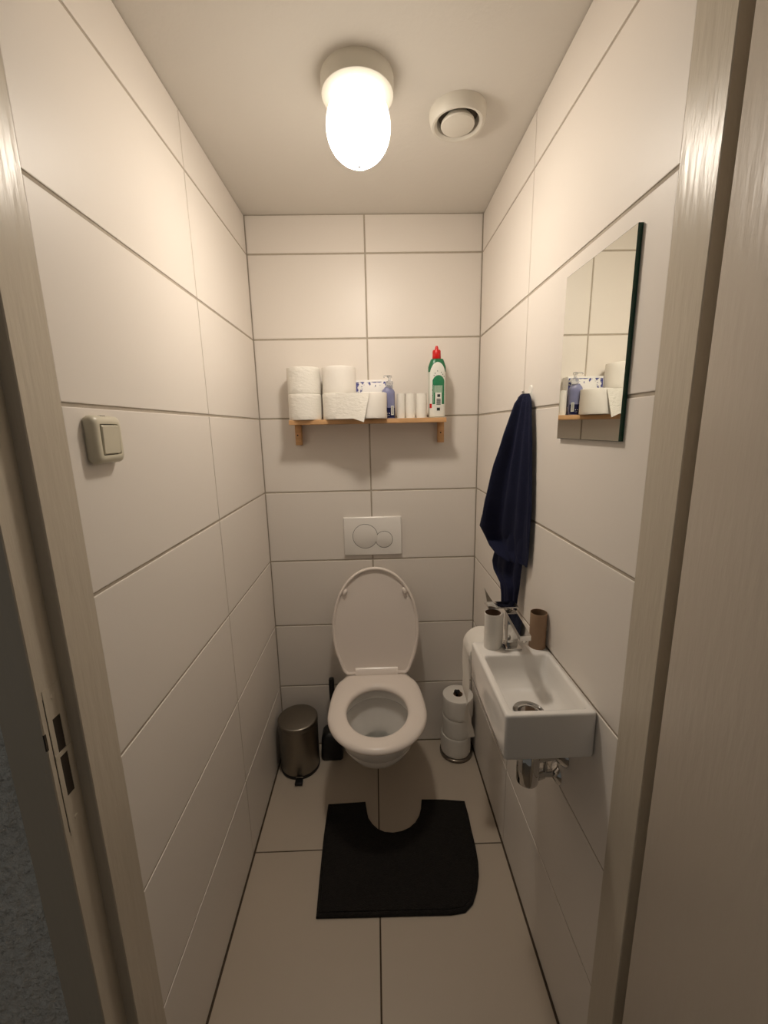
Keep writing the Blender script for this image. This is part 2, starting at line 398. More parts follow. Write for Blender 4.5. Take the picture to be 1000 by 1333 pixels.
# ------------------------------------------------------------------ toilet
TX = 0.447
def egg(hw, yf, yb, hwb, z, n=72, pc=None, p=2.0, rc=0.03):
    """outline: round at the front (yf), tapering to a flat back (yb) of half width hwb; sampled by angle"""
    yc = yf + (yb-yf)*0.46
    poly = []
    K = 40
    for k in range(K+1):      # right half from back centre to front, then mirror
        t = k/K
    pts = []
    pts.append((0.0, yb))
    pts.append((hwb-rc, yb))
    for k in range(1, 8):
        a = PI/2*(1-k/8); pts.append((hwb-rc+rc*math.cos(a), yb-rc+rc*math.sin(a)))
    x1, y1 = hwb, yb-rc
    for k in range(1, 20):
        a = PI/2*k/20
        pts.append((x1+(hw-x1)*math.sin(a), y1+(yc-y1)*(1-math.cos(a))))
    for k in range(0, 41):
        a = PI/2*k/40
        pts.append((hw*math.cos(a)**(2/p) if k < 40 else 0.0, yc+(yf-yc)*math.sin(a)**(2/p)))
    full = pts + [(-x, y) for x, y in reversed(pts[1:-1])]
    c = (0.0, pc if pc is not None else (yf+yb)/2)
    # resample by angle
    out = []
    ang = [(math.atan2(y-c[1], x-c[0]) % (2*PI), x, y) for x, y in full]
    ang.sort()
    for k in range(n):
        a = 2*PI*k/n
        lo = hi = None
        for i in range(len(ang)):
            A = ang[i]; B = ang[(i+1) % len(ang)]
            a0, a1 = A[0], B[0]
            if a1 < a0: a1 += 2*PI
            aa = a if a >= a0 else a+2*PI
            if a0 <= aa <= a1:
                # ray-segment intersection
                dx, dy = math.cos(a), math.sin(a)
                ex, ey = B[1]-A[1], B[2]-A[2]
                den = dx*ey-dy*ex
                if abs(den) < 1e-12: r = math.hypot(A[1]-c[0], A[2]-c[1])
                else: r = ((A[1]-c[0])*ey-(A[2]-c[1])*ex)/den
                out.append(Vector((TX+c[0]+r*dx, c[1]+r*dy, z))); break
        else:
            out.append(out[-1].copy() if out else Vector((TX+hw, c[1], z)))
    return out
toilet = root('toilet', 'white wall-hung toilet with its lid up against the back wall', 'toilet', (TX, 0.0, 0.10))
bm = bmesh.new()
PC = -0.33
lv = [(.098, .030, -.15, .030, .02), (.10, .045, -.19, .045, .02), (.13, .052, -.255, .050, .02), (.165, .054, -.31, .055, .02),
      (.195, .060, -.352, .060, .02), (.222, .078, -.385, .070, .02), (.245, .102, -.412, .085, .02), (.272, .126, -.440, .100, .02),
      (.305, .147, -.472, .115, .03), (.345, .164, -.505, .125, .03), (.375, .170, -.524, .100, .04), (.395, .1735, -.533, .092, .05),
      (.405, .1735, -.534, .090, .05), (.410, .170, -.530, .088, .05)]
rings = [egg(hw, yf, 0.0, hwb, z, pc=yf*0.45, rc=rc) for z, hw, yf, hwb, rc in lv]
# inside
ins = [(.410, .130, -.497, -.185), (.405, .126, -.492, -.190), (.375, .126, -.492, -.190), (.366, .130, -.496, -.186),
       (.360, .142, -.508, -.172), (.340, .141, -.505, -.175), (.300, .122, -.478, -.190), (.265, .098, -.440, -.205),
       (.235, .072, -.395, -.215), (.205, .050, -.35, -.22), (.18, .035, -.31, -.225)]
for z, hw, yf, yb in ins:
    cy = (yf+yb)/2; b_ = (yb-yf)/2
    rings.append([Vector((TX+hw*math.cos(2*PI*k/72), cy+b_*math.sin(2*PI*k/72), z)) for k in range(72)])
loft(bm, rings, cap0=True, cap1=True)
link_mesh('bowl', bm, M['china'], toilet, angle=60)
bm = bmesh.new()
lathe(bm, [(0.0, 0.0), (1.0, 0.0)], n=48, cap=False)
for v in bm.verts: v.co = Vector((TX+v.co.x*0.074, -0.305+v.co.y*0.088, 0.2375))
link_mesh('water', bm, M['water'], toilet)
# seat ring
bm = bmesh.new()
def mixr(A, B, t, z): return [Vector((a.x+(b_.x-a.x)*t, a.y+(b_.y-a.y)*t, z)) for a, b_ in zip(A, B)]
SO = egg(.1845, -.551, -.110, .146, 0, pc=-.345, rc=.035)
SI = [Vector((TX+.1155*math.cos(2*PI*k/72), -.343+.139*math.sin(2*PI*k/72), 0)) for k in range(72)]
zt = .436
prof = [(0.0, .414), (-0.02, .420), (0.0, .428), (.07, .4335), (.2, zt), (.5, zt+.001), (.8, zt-.0005), (.93, .431), (1.0, .424), (1.0, .418), (.95, .414)]
V = loft(bm, [mixr(SI, SO, t, z) for t, z in prof + [prof[0]]])
bmesh.ops.remove_doubles(bm, verts=bm.verts, dist=1e-6)
link_mesh('seat', bm, M['seat'], toilet, angle=60)
bm = bmesh.new()
bm.free()
for bx_, by_, bw in ((TX-.085, -.175, .022), (TX+.085, -.175, .022), (TX-.06, -.510, .013), (TX+.06, -.510, .013)):
    bm = bmesh.new(); box(bm, bx_-bw, bx_+bw, by_-.009, by_+.009, .4095, .4145, bev=.001)
    link_mesh('seat_buffer', bm, M['seat'], toilet)
# hinge bar
bm = bmesh.new()
hp = [(-.131, .412), (-.131, .436), (-.126, .450), (-.112, .460), (-.098, .456), (-.088, .440), (-.086, .412)]
loft(bm, [[Vector((x, y, z)) for y, z in hp] for x in (TX-.0905, TX+.0905)], cap0=True, cap1=True)
link_mesh('hinge', bm, M['seat'], toilet, angle=50)
# lid: local (u across, v along) on a plane leaning back to the wall
def lid_pt(u, v, d):      # d = distance towards the room from the wall-side face
    A = Vector((TX, -.098, .428)); up = Vector((0, .045, .468)).normalized(); nr = Vector((0, -up.z, up.y))
    return A + Vector((u, 0, 0)) + up*v + nr*d
def lid_out(s, v0=0.0):
    pts = []
    vc, a, bt = .20, .184, .268
    half = [(.128, 0.0), (.140, .012)]
    for k in range(1, 14):
        t = k/14; v = .012+(vc-.012)*t
        half.append((a-(a-.140)*(1-math.sin(PI/2*t))**1.15, v))
    for k in range(0, 33):
        an = PI/2*k/32
        half.append((a*math.cos(an)**.95 if k < 32 else 0.0, vc+bt*math.sin(an)))
    full = half + [(-u, v) for u, v in reversed(half[:-1])]
    c = (0, .22)
    out = []
    for u, v in full:
        du, dv = u-c[0], v-c[1]; L = math.hypot(du, dv)
        k = (L-s)/L
        out.append((c[0]+du*k, c[1]+dv*k))
    return out
bm = bmesh.new()
spec = [(.004, 0.0), (0.0, .003), (0.0, .015), (.002, .019), (.006, .020), (.010, .018), (.013, .010), (.030, .008), (.08, .0075)]
loft(bm, [[lid_pt(u, v, d) for u, v in lid_out(s)] for s, d in spec], cap0=True, cap1=True)
lid = link_mesh('lid', bm, M['seat'], toilet, angle=50)
for sx in (-1, 1):
    bm = bmesh.new()
    c = lid_pt(sx*.1255, .363, .008); nr = Vector((0, -.995, .096))
    pr = [(0, .016), (.005, .0155), (.0090, .012), (.0105, .007), (.0115, 0)]
    rr = []
    for r, h in pr:
        if r == 0: r = .0003
        rr.append([c + nr*h + Vector((math.cos(q)*r*.85 + sx*(-.3)*math.sin(q)*r, 0, math.sin(q)*r*1.35)) for q in [2*PI*k/20 for k in range(20)]])
    loft(bm, rr, cap0=True, cap1=True)
    link_mesh('bumper', bm, M['seat'], lid)

# ------------------------------------------------------------------ flush plate
fp = root('flush_plate', 'white rectangular dual flush plate with two round buttons above the toilet', 'flush plate', (0.4445, 0.0, 0.932))
bm = bmesh.new()
X0, X1, Z0, Z1 = .3215, .5675, .9315, 1.0985
def xz_rr(x0, x1, z0, z1, r, y, n=4): return [Vector((p.x, y, p.y)) for p in rrect(x0, x1, z0, z1, r, 0, n)]
loft(bm, [xz_rr(X0+.001, X1-.001, Z0+.001, Z1-.001, .002, 0.0), xz_rr(X0+.001, X1-.001, Z0+.001, Z1-.001, .002, -.002),
          xz_rr(X0, X1, Z0, Z1, .003, -.0022), xz_rr(X0, X1, Z0, Z1, .003, -.009), xz_rr(X0+.003, X1-.003, Z0+.003, Z1-.003, .003, -.0115)], cap0=True, cap1=True)
link_mesh('plate', bm, M['flush'], fp)
for cx, cz, r, gp in ((.412, 1.0155, .053, 0), (.4925, 1.0, .0365, 1)):
    bm = bmesh.new()
    h = .0124 if gp == 0 else .0120
    lathe(bm, [(r-.0012, -.0115), (r-.0012, -h+.0004), (r-.002, -h), (0.0, -h+.0002)], c=(cx, 0, cz), n=72, axis='Y', cap=False)
    bt = link_mesh('flush_button', bm, M['flush'], fp)
    bm = bmesh.new()
    lathe(bm, [(r-.0012, -.0113), (r-.0012, -.01185), (r+.0003, -.01185), (r+.0003, -.0113)], c=(cx, 0, cz), n=72, axis='Y', cap=False)
    link_mesh('button_groove', bm, M['gap'], bt)

# ------------------------------------------------------------------ shelf
sh = root('wall_shelf', 'narrow pine shelf on the back wall above the flush plate', 'shelf', (0.438, 0.0, 1.404))
SZ = 1.500
bm = bmesh.new(); box(bm, .141, .735, -.120, -.0005, 1.483, SZ, bev=.0012)
link_mesh('board', bm, M['wood'], sh, angle=30)
for x in (.158, .729):
    bm = bmesh.new(); box(bm, x-.0115, x+.0115, -.034, -.0005, 1.404, 1.4832, bev=.001)
    br = link_mesh('bracket', bm, M['wood'], sh, angle=30)
    bm = bmesh.new()
    lathe(bm, [(0.0, -.0346), (.0026, -.0344), (.0032, -.0338)], c=(x-.002, 0, 1.443), n=16, axis='Y', cap=False)
    link_mesh('screw_head', bm, M['black'], br)

# toilet rolls on the shelf
def roll_mesh(r=.0625, h=.095, core=.021, seed=0, wav=.0012):
    bm = bmesh.new(); n = 72; rings = []
    def ring(rr, z, w=0.0):
        return [Vector(((rr + w*noise.noise(Vector((math.cos(2*PI*k/n)*2, math.sin(2*PI*k/n)*2, z*30+seed*7.3)))) * math.cos(2*PI*k/n),
                        (rr + w*noise.noise(Vector((math.cos(2*PI*k/n)*2, math.sin(2*PI*k/n)*2, z*30+seed*7.3)))) * math.sin(2*PI*k/n), z)) for k in range(n)]
    rings.append(ring(core, .0008)); rings.append(ring(r-.0022, .0)); rings.append(ring(r-.0005, .0008, wav))
    for j in range(7): rings.append(ring(r, .002 + (h-.004)*j/6, wav))
    rings.append(ring(r-.0005, h-.0008, wav)); rings.append(ring(r-.0022, h)); rings.append(ring(core, h-.0008))
    loft(bm, rings)
    return bm
def make_roll(label, loc, group, r=.0625, h=.095, seed=0, m='tissue', name='toilet_roll'):
    t = root(name, label, 'toilet roll', loc, group)
    bm = roll_mesh(r, h, seed=seed)
    bmesh.ops.translate(bm, verts=bm.verts, vec=Vector(loc))
    link_mesh('paper', bm, M[m], t, angle=50)
    bm = bmesh.new()
    lathe(bm, [(.0205, .0005), (.0205, h-.0005), (.0195, h-.0005), (.0195, .0005), (.0205, .0005)], c=loc, n=32, cap=False)
    link_mesh('core', bm, M['card'], t, angle=50)
    return t
g = 'spare toilet rolls on the shelf'
make_roll('white toilet roll at the left end of the pine shelf, under another roll', (.1985, -.073, SZ), g, r=.0625, seed=1)
make_roll('white toilet roll at top left, on the leftmost roll of the shelf', (.1985, -.071, SZ+.0955), g, r=.0620, seed=2)
r2 = make_roll('white toilet roll with its loose end trailing right, second from left on the shelf', (.3295, -.083, SZ), g, r=.0620, seed=3)
make_roll('white toilet roll on top of the roll with the trailing loose end', (.3320, -.075, SZ+.0955), g, r=.0635, seed=4, m='tissue2')
make_roll('white toilet roll directly in front of the blue floral carton on the shelf', (.4545, -.119, SZ), g, r=.0560, h=.093, seed=5, m='tissue2')
# the loose end of roll 2
bm = bmesh.new()
NU, NV = 26, 14
rows = []
for j in range(NV+1):
    v = j/NV
    row = []
    for i in range(NU+1):
        u = i/NU
        # from the front tangent of roll 2 to the hanging tip
        xr = .447 - (.447-.424)*v          # right border
        x = .322 + (xr-.322)*u
        ztop = SZ+.0935 - .004*u*u
        zbot = SZ+.0015 - .0005*u - max(0, u-.62)/.38*.014
        if u < .45: zbot = SZ+.0012
        z = ztop + (zbot-ztop)*v
        y = -.1462 - .0315*u - .0015*math.sin(6*u+2*v) * u - .004*max(0, u-.6)*v
        row.append(bm.verts.new((x, y, z)))
    rows.append(row)
for j in range(NV):
    for i in range(NU): bm.faces.new((rows[j][i], rows[j][i+1], rows[j+1][i+1], rows[j+1][i]))
link_mesh('loose_sheet', bm, M['tissue'], r2, angle=60)

# floral carton behind the rolls
bm = bmesh.new(); box(bm, .3915, .5345, -.050, -.0015, SZ, SZ+.1475, bev=.001)
cb = recenter(link_mesh('tissue_carton', bm, M['floral'], angle=30))
tag(cb, 'white carton with a blue floral border standing behind a roll on the shelf', 'carton')

# soap bottle with pump
def patch(bm, surf, x0, x1, zlo, zhi, nu=14, nv=10, mi=0):
    """surf(x, z) -> y of a face lying on a curved body; zlo / zhi may be functions of x"""
    f0 = zlo if callable(zlo) else (lambda x: zlo); f1 = zhi if callable(zhi) else (lambda x: zhi)
    R = [[bm.verts.new((x0+(x1-x0)*i/nu, 0, 0)) for i in range(nu+1)] for j in range(nv+1)]
    for j in range(nv+1):
        for i in range(nu+1):
            x = x0+(x1-x0)*i/nu; z = f0(x)+(f1(x)-f0(x))*j/nv
            R[j][i].co = Vector((x, surf(x, z), z))
    for j in range(nv):
        for i in range(nu): bm.faces.new((R[j][i], R[j][i+1], R[j+1][i+1], R[j+1][i])).material_index = mi
def body(bm, prof, cx, cy, n=40, e=2.6, lean=0.0):
    rings = []
    for z, a, b_ in prof:
        ring = []
        for k in range(n):
            t = 2*PI*k/n; c, s = math.cos(t), math.sin(t)
            ring.append(Vector((cx + lean*(z-SZ) + a*math.copysign(abs(c)**(2/e), c), cy + b_*math.copysign(abs(s)**(2/e), s), z)))
        rings.append(ring)
    loft(bm, rings, cap0=True, cap1=True)
def interp(prof, z):
    for (z0, a0, b0), (z1, a1, b1) in zip(prof, prof[1:]):
        if z0 <= z <= z1:
            t = (z-z0)/(z1-z0) if z1 > z0 else 0
            return a0+(a1-a0)*t, b0+(b1-b0)*t
    return prof[-1][1:] if z > prof[-1][0] else prof[0][1:]
def surf_of(prof, cx, cy, off, e=2.6, lean=0.0):
    def f(x, z):
        a, b_ = interp(prof, z); q = min(.999, abs((x-cx-lean*(z-SZ))/a))
        return cy - b_*(1-q**e)**(1/e) - off
    return f
sp_prof = [(SZ, .0185, .012), (SZ+.003, .0195, .0135), (SZ+.05, .0225, .0145), (SZ+.090, .0245, .0155), (SZ+.098, .0250, .0155), (SZ+.106, .0215, .0135), (SZ+.112, .015, .0115), (SZ+.116, .0125, .0115)]
sx, sy = .5225, -.085
soap = root('soap_dispenser', 'slim blue-violet soap bottle with a clear pump top on the shelf', 'bottle', (sx, sy, SZ))
bm = bmesh.new(); body(bm, sp_prof, sx, sy, lean=-.05)
link_mesh('bottle_body', bm, M['soap'], soap, angle=50)
bm = bmesh.new()
s_ = surf_of(sp_prof, sx, sy, .0005, lean=-.05)
patch(bm, s_, sx-.0185, sx+.0187, SZ+.003, SZ+.040)  # navy band over the lower front of the bottle
dl = link_mesh('dark_band', bm, M['navyband'], soap); dl['label'] = 'dark navy band at the foot'
bm = bmesh.new()
s_ = surf_of(sp_prof, sx, sy, .0009, lean=-.05)
patch(bm, s_, sx+.004, sx+.0145, SZ+.013, SZ+.047, nu=4, nv=4)
for q in (-.011, -.003): patch(bm, s_, sx+q-.001, sx+q+.002, SZ+.018, SZ+.021, nu=2, nv=2)
patch(bm, s_, sx-.014, sx-.0005, SZ+.0115, SZ+.0122, nu=3, nv=1)
bc = link_mesh('barcode_patch', bm, M['labwhite'], soap); bc['label'] = 'small white barcode patch'
bm = bmesh.new()
s_ = surf_of(sp_prof, sx, sy, .0012, lean=-.05)
for k in range(9):
    z = SZ+.017 + k*.0032
    patch(bm, s_, sx+.0058, sx+.0128, z, z+.0014, nu=3, nv=1)
link_mesh('barcode_bars', bm, M['ink'], soap)
bm = bmesh.new()
lathe(bm, [(0.0, .112), (.013, .112), (.0135, .118), (.0135, .135), (.0125, .1375), (.0065, .138), (.0055, .141), (.0055, .150), (.0095, .151), (.0095, .158), (.006, .1595), (0.0, .160)], c=(sx, sy, SZ), n=28, cap=False)
tube(bm, [(sx, sy, SZ+.1555), (sx-.010, sy-.008, SZ+.1560), (sx-.019, sy-.015, SZ+.1545), (sx-.021, sy-.0165, SZ+.150)], .0028, n=10)
link_mesh('pump', bm, M['clear'], soap, angle=50)

# three little wrapped rolls
def small_tube(label, x, y, r, h, m, wrapped=True):
    t = root('paper_tube', label, 'paper tube', (x, y, SZ), 'small wrapped tubes on the shelf')
    bm = bmesh.new(); n = 32
    rings = []
    for j in range(11):
        z = h*j/10
        rings.append([Vector((x+(r+(.0009*noise.noise(Vector((k*.9, z*200, x*50))) if wrapped else 0))*math.cos(2*PI*k/n),
                              y+(r+(.0009*noise.noise(Vector((k*.9, z*200, x*50))) if wrapped else 0))*math.sin(2*PI*k/n), SZ+z)) for k in range(n)])
    rings.append([Vector((x+r*.72*math.cos(2*PI*k/n), y+r*.72*math.sin(2*PI*k/n), SZ+h+.0005)) for k in range(n)])
    rings.append([Vector((x+r*.66*math.cos(2*PI*k/n), y+r*.66*math.sin(2*PI*k/n), SZ+h-.004)) for k in range(n)])
    loft(bm, rings, cap0=True, cap1=True)
    link_mesh('wrapper', bm, M[m], t, angle=50)
    return t
small_tube('smooth white tube right beside the blue-violet soap bottle on the shelf', .5665, -.082, .0160, .092, 'white', False)
small_tube('white wrapped tube, middle one of the three tubes on the shelf', .6015, -.092, .0178, .092, 'tissue')
small_tube('white wrapped tube standing next to the green toilet cleaner bottle', .6435, -.092, .0200, .091, 'tissue')

# toilet cleaner bottle
cx, cy = .7035, -.080
wc = root('toilet_cleaner_bottle', 'green and white toilet cleaner bottle with a red cap on the shelf', 'bottle', (cx, cy, SZ))
wp = [(SZ, .0295, .020), (SZ+.004, .0310, .0215), (SZ+.06, .0315, .0220), (SZ+.12, .0320, .0225), (SZ+.170, .0330, .0225), (SZ+.186, .0330, .0220),
      (SZ+.200, .0285, .0205), (SZ+.212, .0240, .0185), (SZ+.2145, .0220, .0170)]
bm = bmesh.new(); body(bm, wp, cx, cy)
link_mesh('bottle_body', bm, M['greyplas'], wc, angle=50)
bm = bmesh.new(); body(bm, [(SZ+.168, .0331, .0226)] + [(z, a+.0003, b_+.0003) for z, a, b_ in wp if z > SZ+.169], cx, cy)
link_mesh('shoulder', bm, M['green'], wc, angle=50)['label'] = 'dark green shoulder'
bm = bmesh.new()
s_ = surf_of(wp, cx, cy, .0008)
def top_arch(x): return SZ + .150 + .052*math.sqrt(max(0, 1-((x-cx)/.0300)**2))
patch(bm, s_, cx-.0290, cx+.0296, SZ+.004, top_arch, nu=30, nv=30)
link_mesh('front_label', bm, M['labwhite'], wc, angle=60)['label'] = 'white front label with arched top'
bm = bmesh.new()
s_ = surf_of(wp, cx, cy, .0010)
ax = cx+.003
def arch2(x): return SZ + .125 + .030*math.sqrt(max(0, 1-((x-ax)/.0240)**2))
patch(bm, s_, ax-.0225, ax+.0225, SZ+.050, arch2, nu=24, nv=20)
link_mesh('green_arch', bm, M['greenlab'], wc, angle=60)
bm = bmesh.new()
s_ = surf_of(wp, cx, cy, .0014)
patch(bm, s_, ax-.0165, ax+.0150, SZ+.092, SZ+.118)
patch(bm, s_, ax-.0200, ax-.0180, SZ+.055, SZ+.120, nu=2)
link_mesh('pale_print', bm, M['palegreen'], wc, angle=60)
bm = bmesh.new()
patch(bm, s_, ax-.0125, ax+.0125, SZ+.046, SZ+.092)
link_mesh('white_panel', bm, M['labwhite'], wc, angle=60)
bm = bmesh.new()
s_ = surf_of(wp, cx, cy, .0018)
patch(bm, s_, ax-.0045, ax+.0065, SZ+.076, SZ+.086, nu=3, nv=3)
for k in range(5):
    patch(bm, s_, ax-.0075, ax+.0085, SZ+.048+k*.0046, SZ+.051+k*.0046, nu=3, nv=1)
patch(bm, s_, ax-.006, ax+.006, SZ+.026, SZ+.037, nu=4, nv=3)
for k, (dx, dz) in enumerate(((-.017, .152), (-.013, .160), (-.004, .168), (.010, .163), (.016, .156), (.021, .149), (-.021, .135), (-.021, .118), (-.0225, .1), (-.022, .08))):
    patch(bm, s_, ax+dx-.0012, ax+dx+.0012, SZ+dz, SZ+dz+.0035, nu=1, nv=1)
link_mesh('dark_print', bm, M['ink'], wc)
bm = bmesh.new()
patch(bm, surf_of(wp, cx, cy, .0014), cx-.0290, cx-.0215, SZ+.036, SZ+.052, nu=3, nv=3)
link_mesh('red_mark', bm, M['red'], wc)
bm = bmesh.new()
lathe(bm, [(0.0, .214), (.0150, .2140), (.0162, .216), (.0155, .243), (.0140, .2465), (.0075, .248), (.0062, .256), (.0045, .2620), (0.0, .263)], c=(cx-.0015, cy, SZ), n=32, cap=False)
link_mesh('cap', bm, M['red'], wc, angle=40)['label'] = 'bright red nozzle cap'

# ------------------------------------------------------------------ mirror
mr = root('wall_mirror', 'frameless rectangular mirror on the right wall above the sink', 'mirror', (W, -.8825, 1.434))
bm = bmesh.new(); box(bm, W-.0078, W-.0006, -1.0035, -.7610, 1.4345, 1.7705)
link_mesh('glass_edge', bm, M['gedge'], mr, smooth=False)['label'] = 'dark green glass edge'
bm = bmesh.new(); box(bm, W-.0083, W-.0079, -1.0028, -.7617, 1.4352, 1.7698)
link_mesh('reflective_face', bm, M['sheen'], mr, smooth=False)

# ------------------------------------------------------------------ towel on hook
hk = root('towel_hook', 'small white hook on the right wall holding the navy towel', 'hook', (W, -.563, 1.535))
bm = bmesh.new()
loft(bm, [[Vector((W-t, -.563+a*(1-.2*k), 1.553+c*(1-.1*k))) for a, c in ((-.012, -.018), (.012, -.018), (.012, .012), (.006, .018), (-.006, .018), (-.012, .012))] for k, t in enumerate((0, .003))], cap0=True, cap1=True)
tube(bm, [(W-.002, -.563, 1.549), (W-.010, -.564, 1.546), (W-.019, -.565, 1.548), (W-.024, -.566, 1.556)], [.004, .004, .004, .003], n=12)
link_mesh('hook_body', bm, M['white'], hk, angle=50)

tw = root('hand_towel', 'dark navy towel hanging in folds from the hook above the faucet', 'towel', (.86, -.55, .932))
def cloth(rows, name, folds, n=72, seed=0):
    """rows: z, L(x,y), R(x,y), bulge, dz at left end, dz at right end"""
    bm = bmesh.new(); rings = []
    # interpolate rows
    fine = []
    for A, B in zip(rows, rows[1:]):
        k = max(2, int(abs(A[0]-B[0])/.012))
        for i in range(k):
            t = i/k; fine.append(tuple(a+(b_-a)*t for a, b_ in zip(A, B)))
    fine.append(rows[-1])
    for ri, (z, lx, ly, rx, ry, bg, fd, dzl, dzr) in enumerate(fine):
        L = Vector((lx, ly, 0)); R = Vector((rx, ry, 0)); d = (R-L); nrm = Vector((-abs(d.y), -abs(d.x), 0)); nrm.normalize()
        ring = []
        for k in range(n):
            if k <= n//2:
                u = k/(n//2)
                prof = math.sin(PI*u)**.6
                f = sum(a*math.sin(w*PI*u+ph+z*tw_) for a, w, ph, tw_ in folds)
                p = L + d*u + nrm*(bg*prof + fd*f*math.sin(PI*u)**.5)
                q = u
            else:
                u = 1-(k-n//2)/(n-n//2)
                p = L + d*u - nrm*(.004*math.sin(PI*u))
                q = u
            p.x = min(p.x, W-.006)
            p.z = z + dzl*(1-q)**1.5 + dzr*q + .003*math.sin(9*q+seed)*(1 if ri == len(fine)-1 else 0)
            p.x += .0015*noise.noise(Vector((q*6, z*14, seed)))
            ring.append(p)
        rings.append(ring)
    loft(bm, rings, cap0=True, cap1=True)
    return link_mesh(name, bm, M['towel'], tw, angle=85)
F1 = [(.65, 5, .4, 1.5), (.25, 11, 1.0, -2.0), (1.15, 3.2, 2.2, 0.8)]
rowsA = [(1.548, .861, -.558, .874, -.583, .004, .001, 0, 0),
         (1.540, .856, -.548, .875, -.592, .008, .003, 0, 0),
         (1.524, .858, -.536, .874, -.605, .014, .008, 0, 0),
         (1.443, .846, -.500, .874, -.622, .022, .016, 0, 0),
         (1.360, .836, -.455, .874, -.632, .026, .022, 0, 0),
         (1.250, .826, -.401, .874, -.644, .028, .026, 0, 0),
         (1.160, .817, -.352, .873, -.645, .022, .026, 0, 0),
         (1.126, .815, -.336, .873, -.643, .010, .020, .004, 0),
         (1.110, .820, -.395, .873, -.641, .012, .018, 0, -.004),
         (1.092, .830, -.455, .873, -.638, .012, .014, 0, -.004),
         (1.082, .842, -.495, .873, -.634, .010, .008, 0, -.004)]
cloth(rowsA, 'upper_drape', F1)
rowsB = [(1.200, .846, -.47, .871, -.61, .006, .004, 0, 0),
         (1.100, .836, -.475, .870, -.612, .008, .006, 0, 0),
         (1.070, .830, -.468, .869, -.608, .010, .007, 0, 0),
         (1.045, .829, -.458, .869, -.603, .010, .008, 0, 0),
         (1.020, .831, -.468, .869, -.600, .010, .008, 0, 0),
         (0.998, .834, -.530, .869, -.596, .010, .006, 0, 0),
         (0.967, .835, -.543, .868, -.590, .010, .005, 0, 0),
         (0.932, .835, -.546, .868, -.586, .010, .005, 0, 0)]
cloth(rowsB, 'lower_tail', [(.6, 4, .9, 1), (.4, 7, 0, 1)], seed=3)

# ------------------------------------------------------------------ sink
sink = root('wall_sink', 'small white rectangular corner hand basin on the right wall', 'sink', (.795, -.864, .807))
bm = bmesh.new()
x0, x1, y0, y1 = .703, W-.001, -1.0085, -.7195
ix0, ix1, iy0, iy1 = .7175, .8735, -.9935, -.7905
S = []
def R_(d, z, r=.008): return rrect(x0+d, x1-d*.3, y0+d, y1-d, max(.002, r-d*.5), z)
S += [R_(.012, .8075), R_(.004, .807), R_(.0005, .811), R_(.0, .818), R_(0, .904), R_(.0012, .9085), R_(.004, .910)]
def I_(d, z, r=.010, dy=0.0, dxl=0, dxr=0): return rrect(ix0+d+dxl, ix1-d-dxr, iy0+d, iy1-d-dy, r, z)
S += [I_(-.002, .910), I_(.0, .909), I_(.002, .905), I_(.005, .885, .014), I_(.008, .862, .018, .006), I_(.014, .846, .02, .018),
      I_(.024, .838, .02, .028), I_(.040, .835, .02, .05)]
loft(bm, S, cap0=True, cap1=True)
link_mesh('basin', bm, M['china'], sink, angle=60)
DX, DY = .790, -.905
bm = bmesh.new()
lathe(bm, [(.0355, .8345), (.0355, .8385), (.034, .8405), (.024, .8412), (.0215, .838), (.0205, .834)], c=(DX, DY, 0), n=48, cap=False)
lathe(bm, [(.0, .8395), (.017, .8395), (.018, .8385), (.018, .834)], c=(DX, DY, 0), n=32, cap=False)
dr = link_mesh('drain', bm, M['chrome'], sink, angle=40)
bm = bmesh.new()
lathe(bm, [(.0, .8362), (.0212, .8362)], c=(DX, DY, 0), n=32, cap=False)
link_mesh('drain_opening', bm, M['gap'], dr)
bm = bmesh.new()
lathe(bm, [(0.0, .656), (.019, .656), (.0235, .658), (.025, .662), (.025, .735), (.022, .739), (.016, .742), (.016, .808)], c=(DX+.005, DY, 0), n=40, cap=False)
tube(bm, [(DX+.008, DY+.0, .715), (DX+.045, DY+.012, .712), (W-.012, DY+.022, .708), (W-.002, DY+.024, .708)], .013, n=20)
lathe(bm, [(.013, -.020), (.018, -.018), (.031, -.003), (.032, 0.0)], c=(W-.0005, -.882, .708), n=40, axis='X', cap=False)
link_mesh('bottle_trap', bm, M['chrome'], sink, angle=40)
bm = bmesh.new()
VZ = .632
tube(bm, [(W-.001, -.861, VZ), (W-.035, -.861, VZ)], .009, n=16)
lathe(bm, [(.010, -.012), (.024, -.004), (.026, 0)], c=(W-.0005, -.861, VZ), n=32, axis='X', cap=False)
tube(bm, [(W-.030, -.861, VZ-.006), (W-.030, -.861, VZ+.035), (W-.045, -.83, VZ+.09), (W-.085, -.78, .80)], .0055, n=12)
tube(bm, [(W-.035, -.861, VZ), (W-.052, -.864, VZ)], [.012, .014], n=16)
link_mesh('angle_valve', bm, M['chrome'], sink, angle=40)
# faucet on the sink deck
bm = bmesh.new()
box(bm, .7745, .8185, -.7735, -.7290, .9098, .9165, bev=.0012)
box(bm, .7835, .8110, -.7620, -.7340, .9165, .9960, bev=.0012)
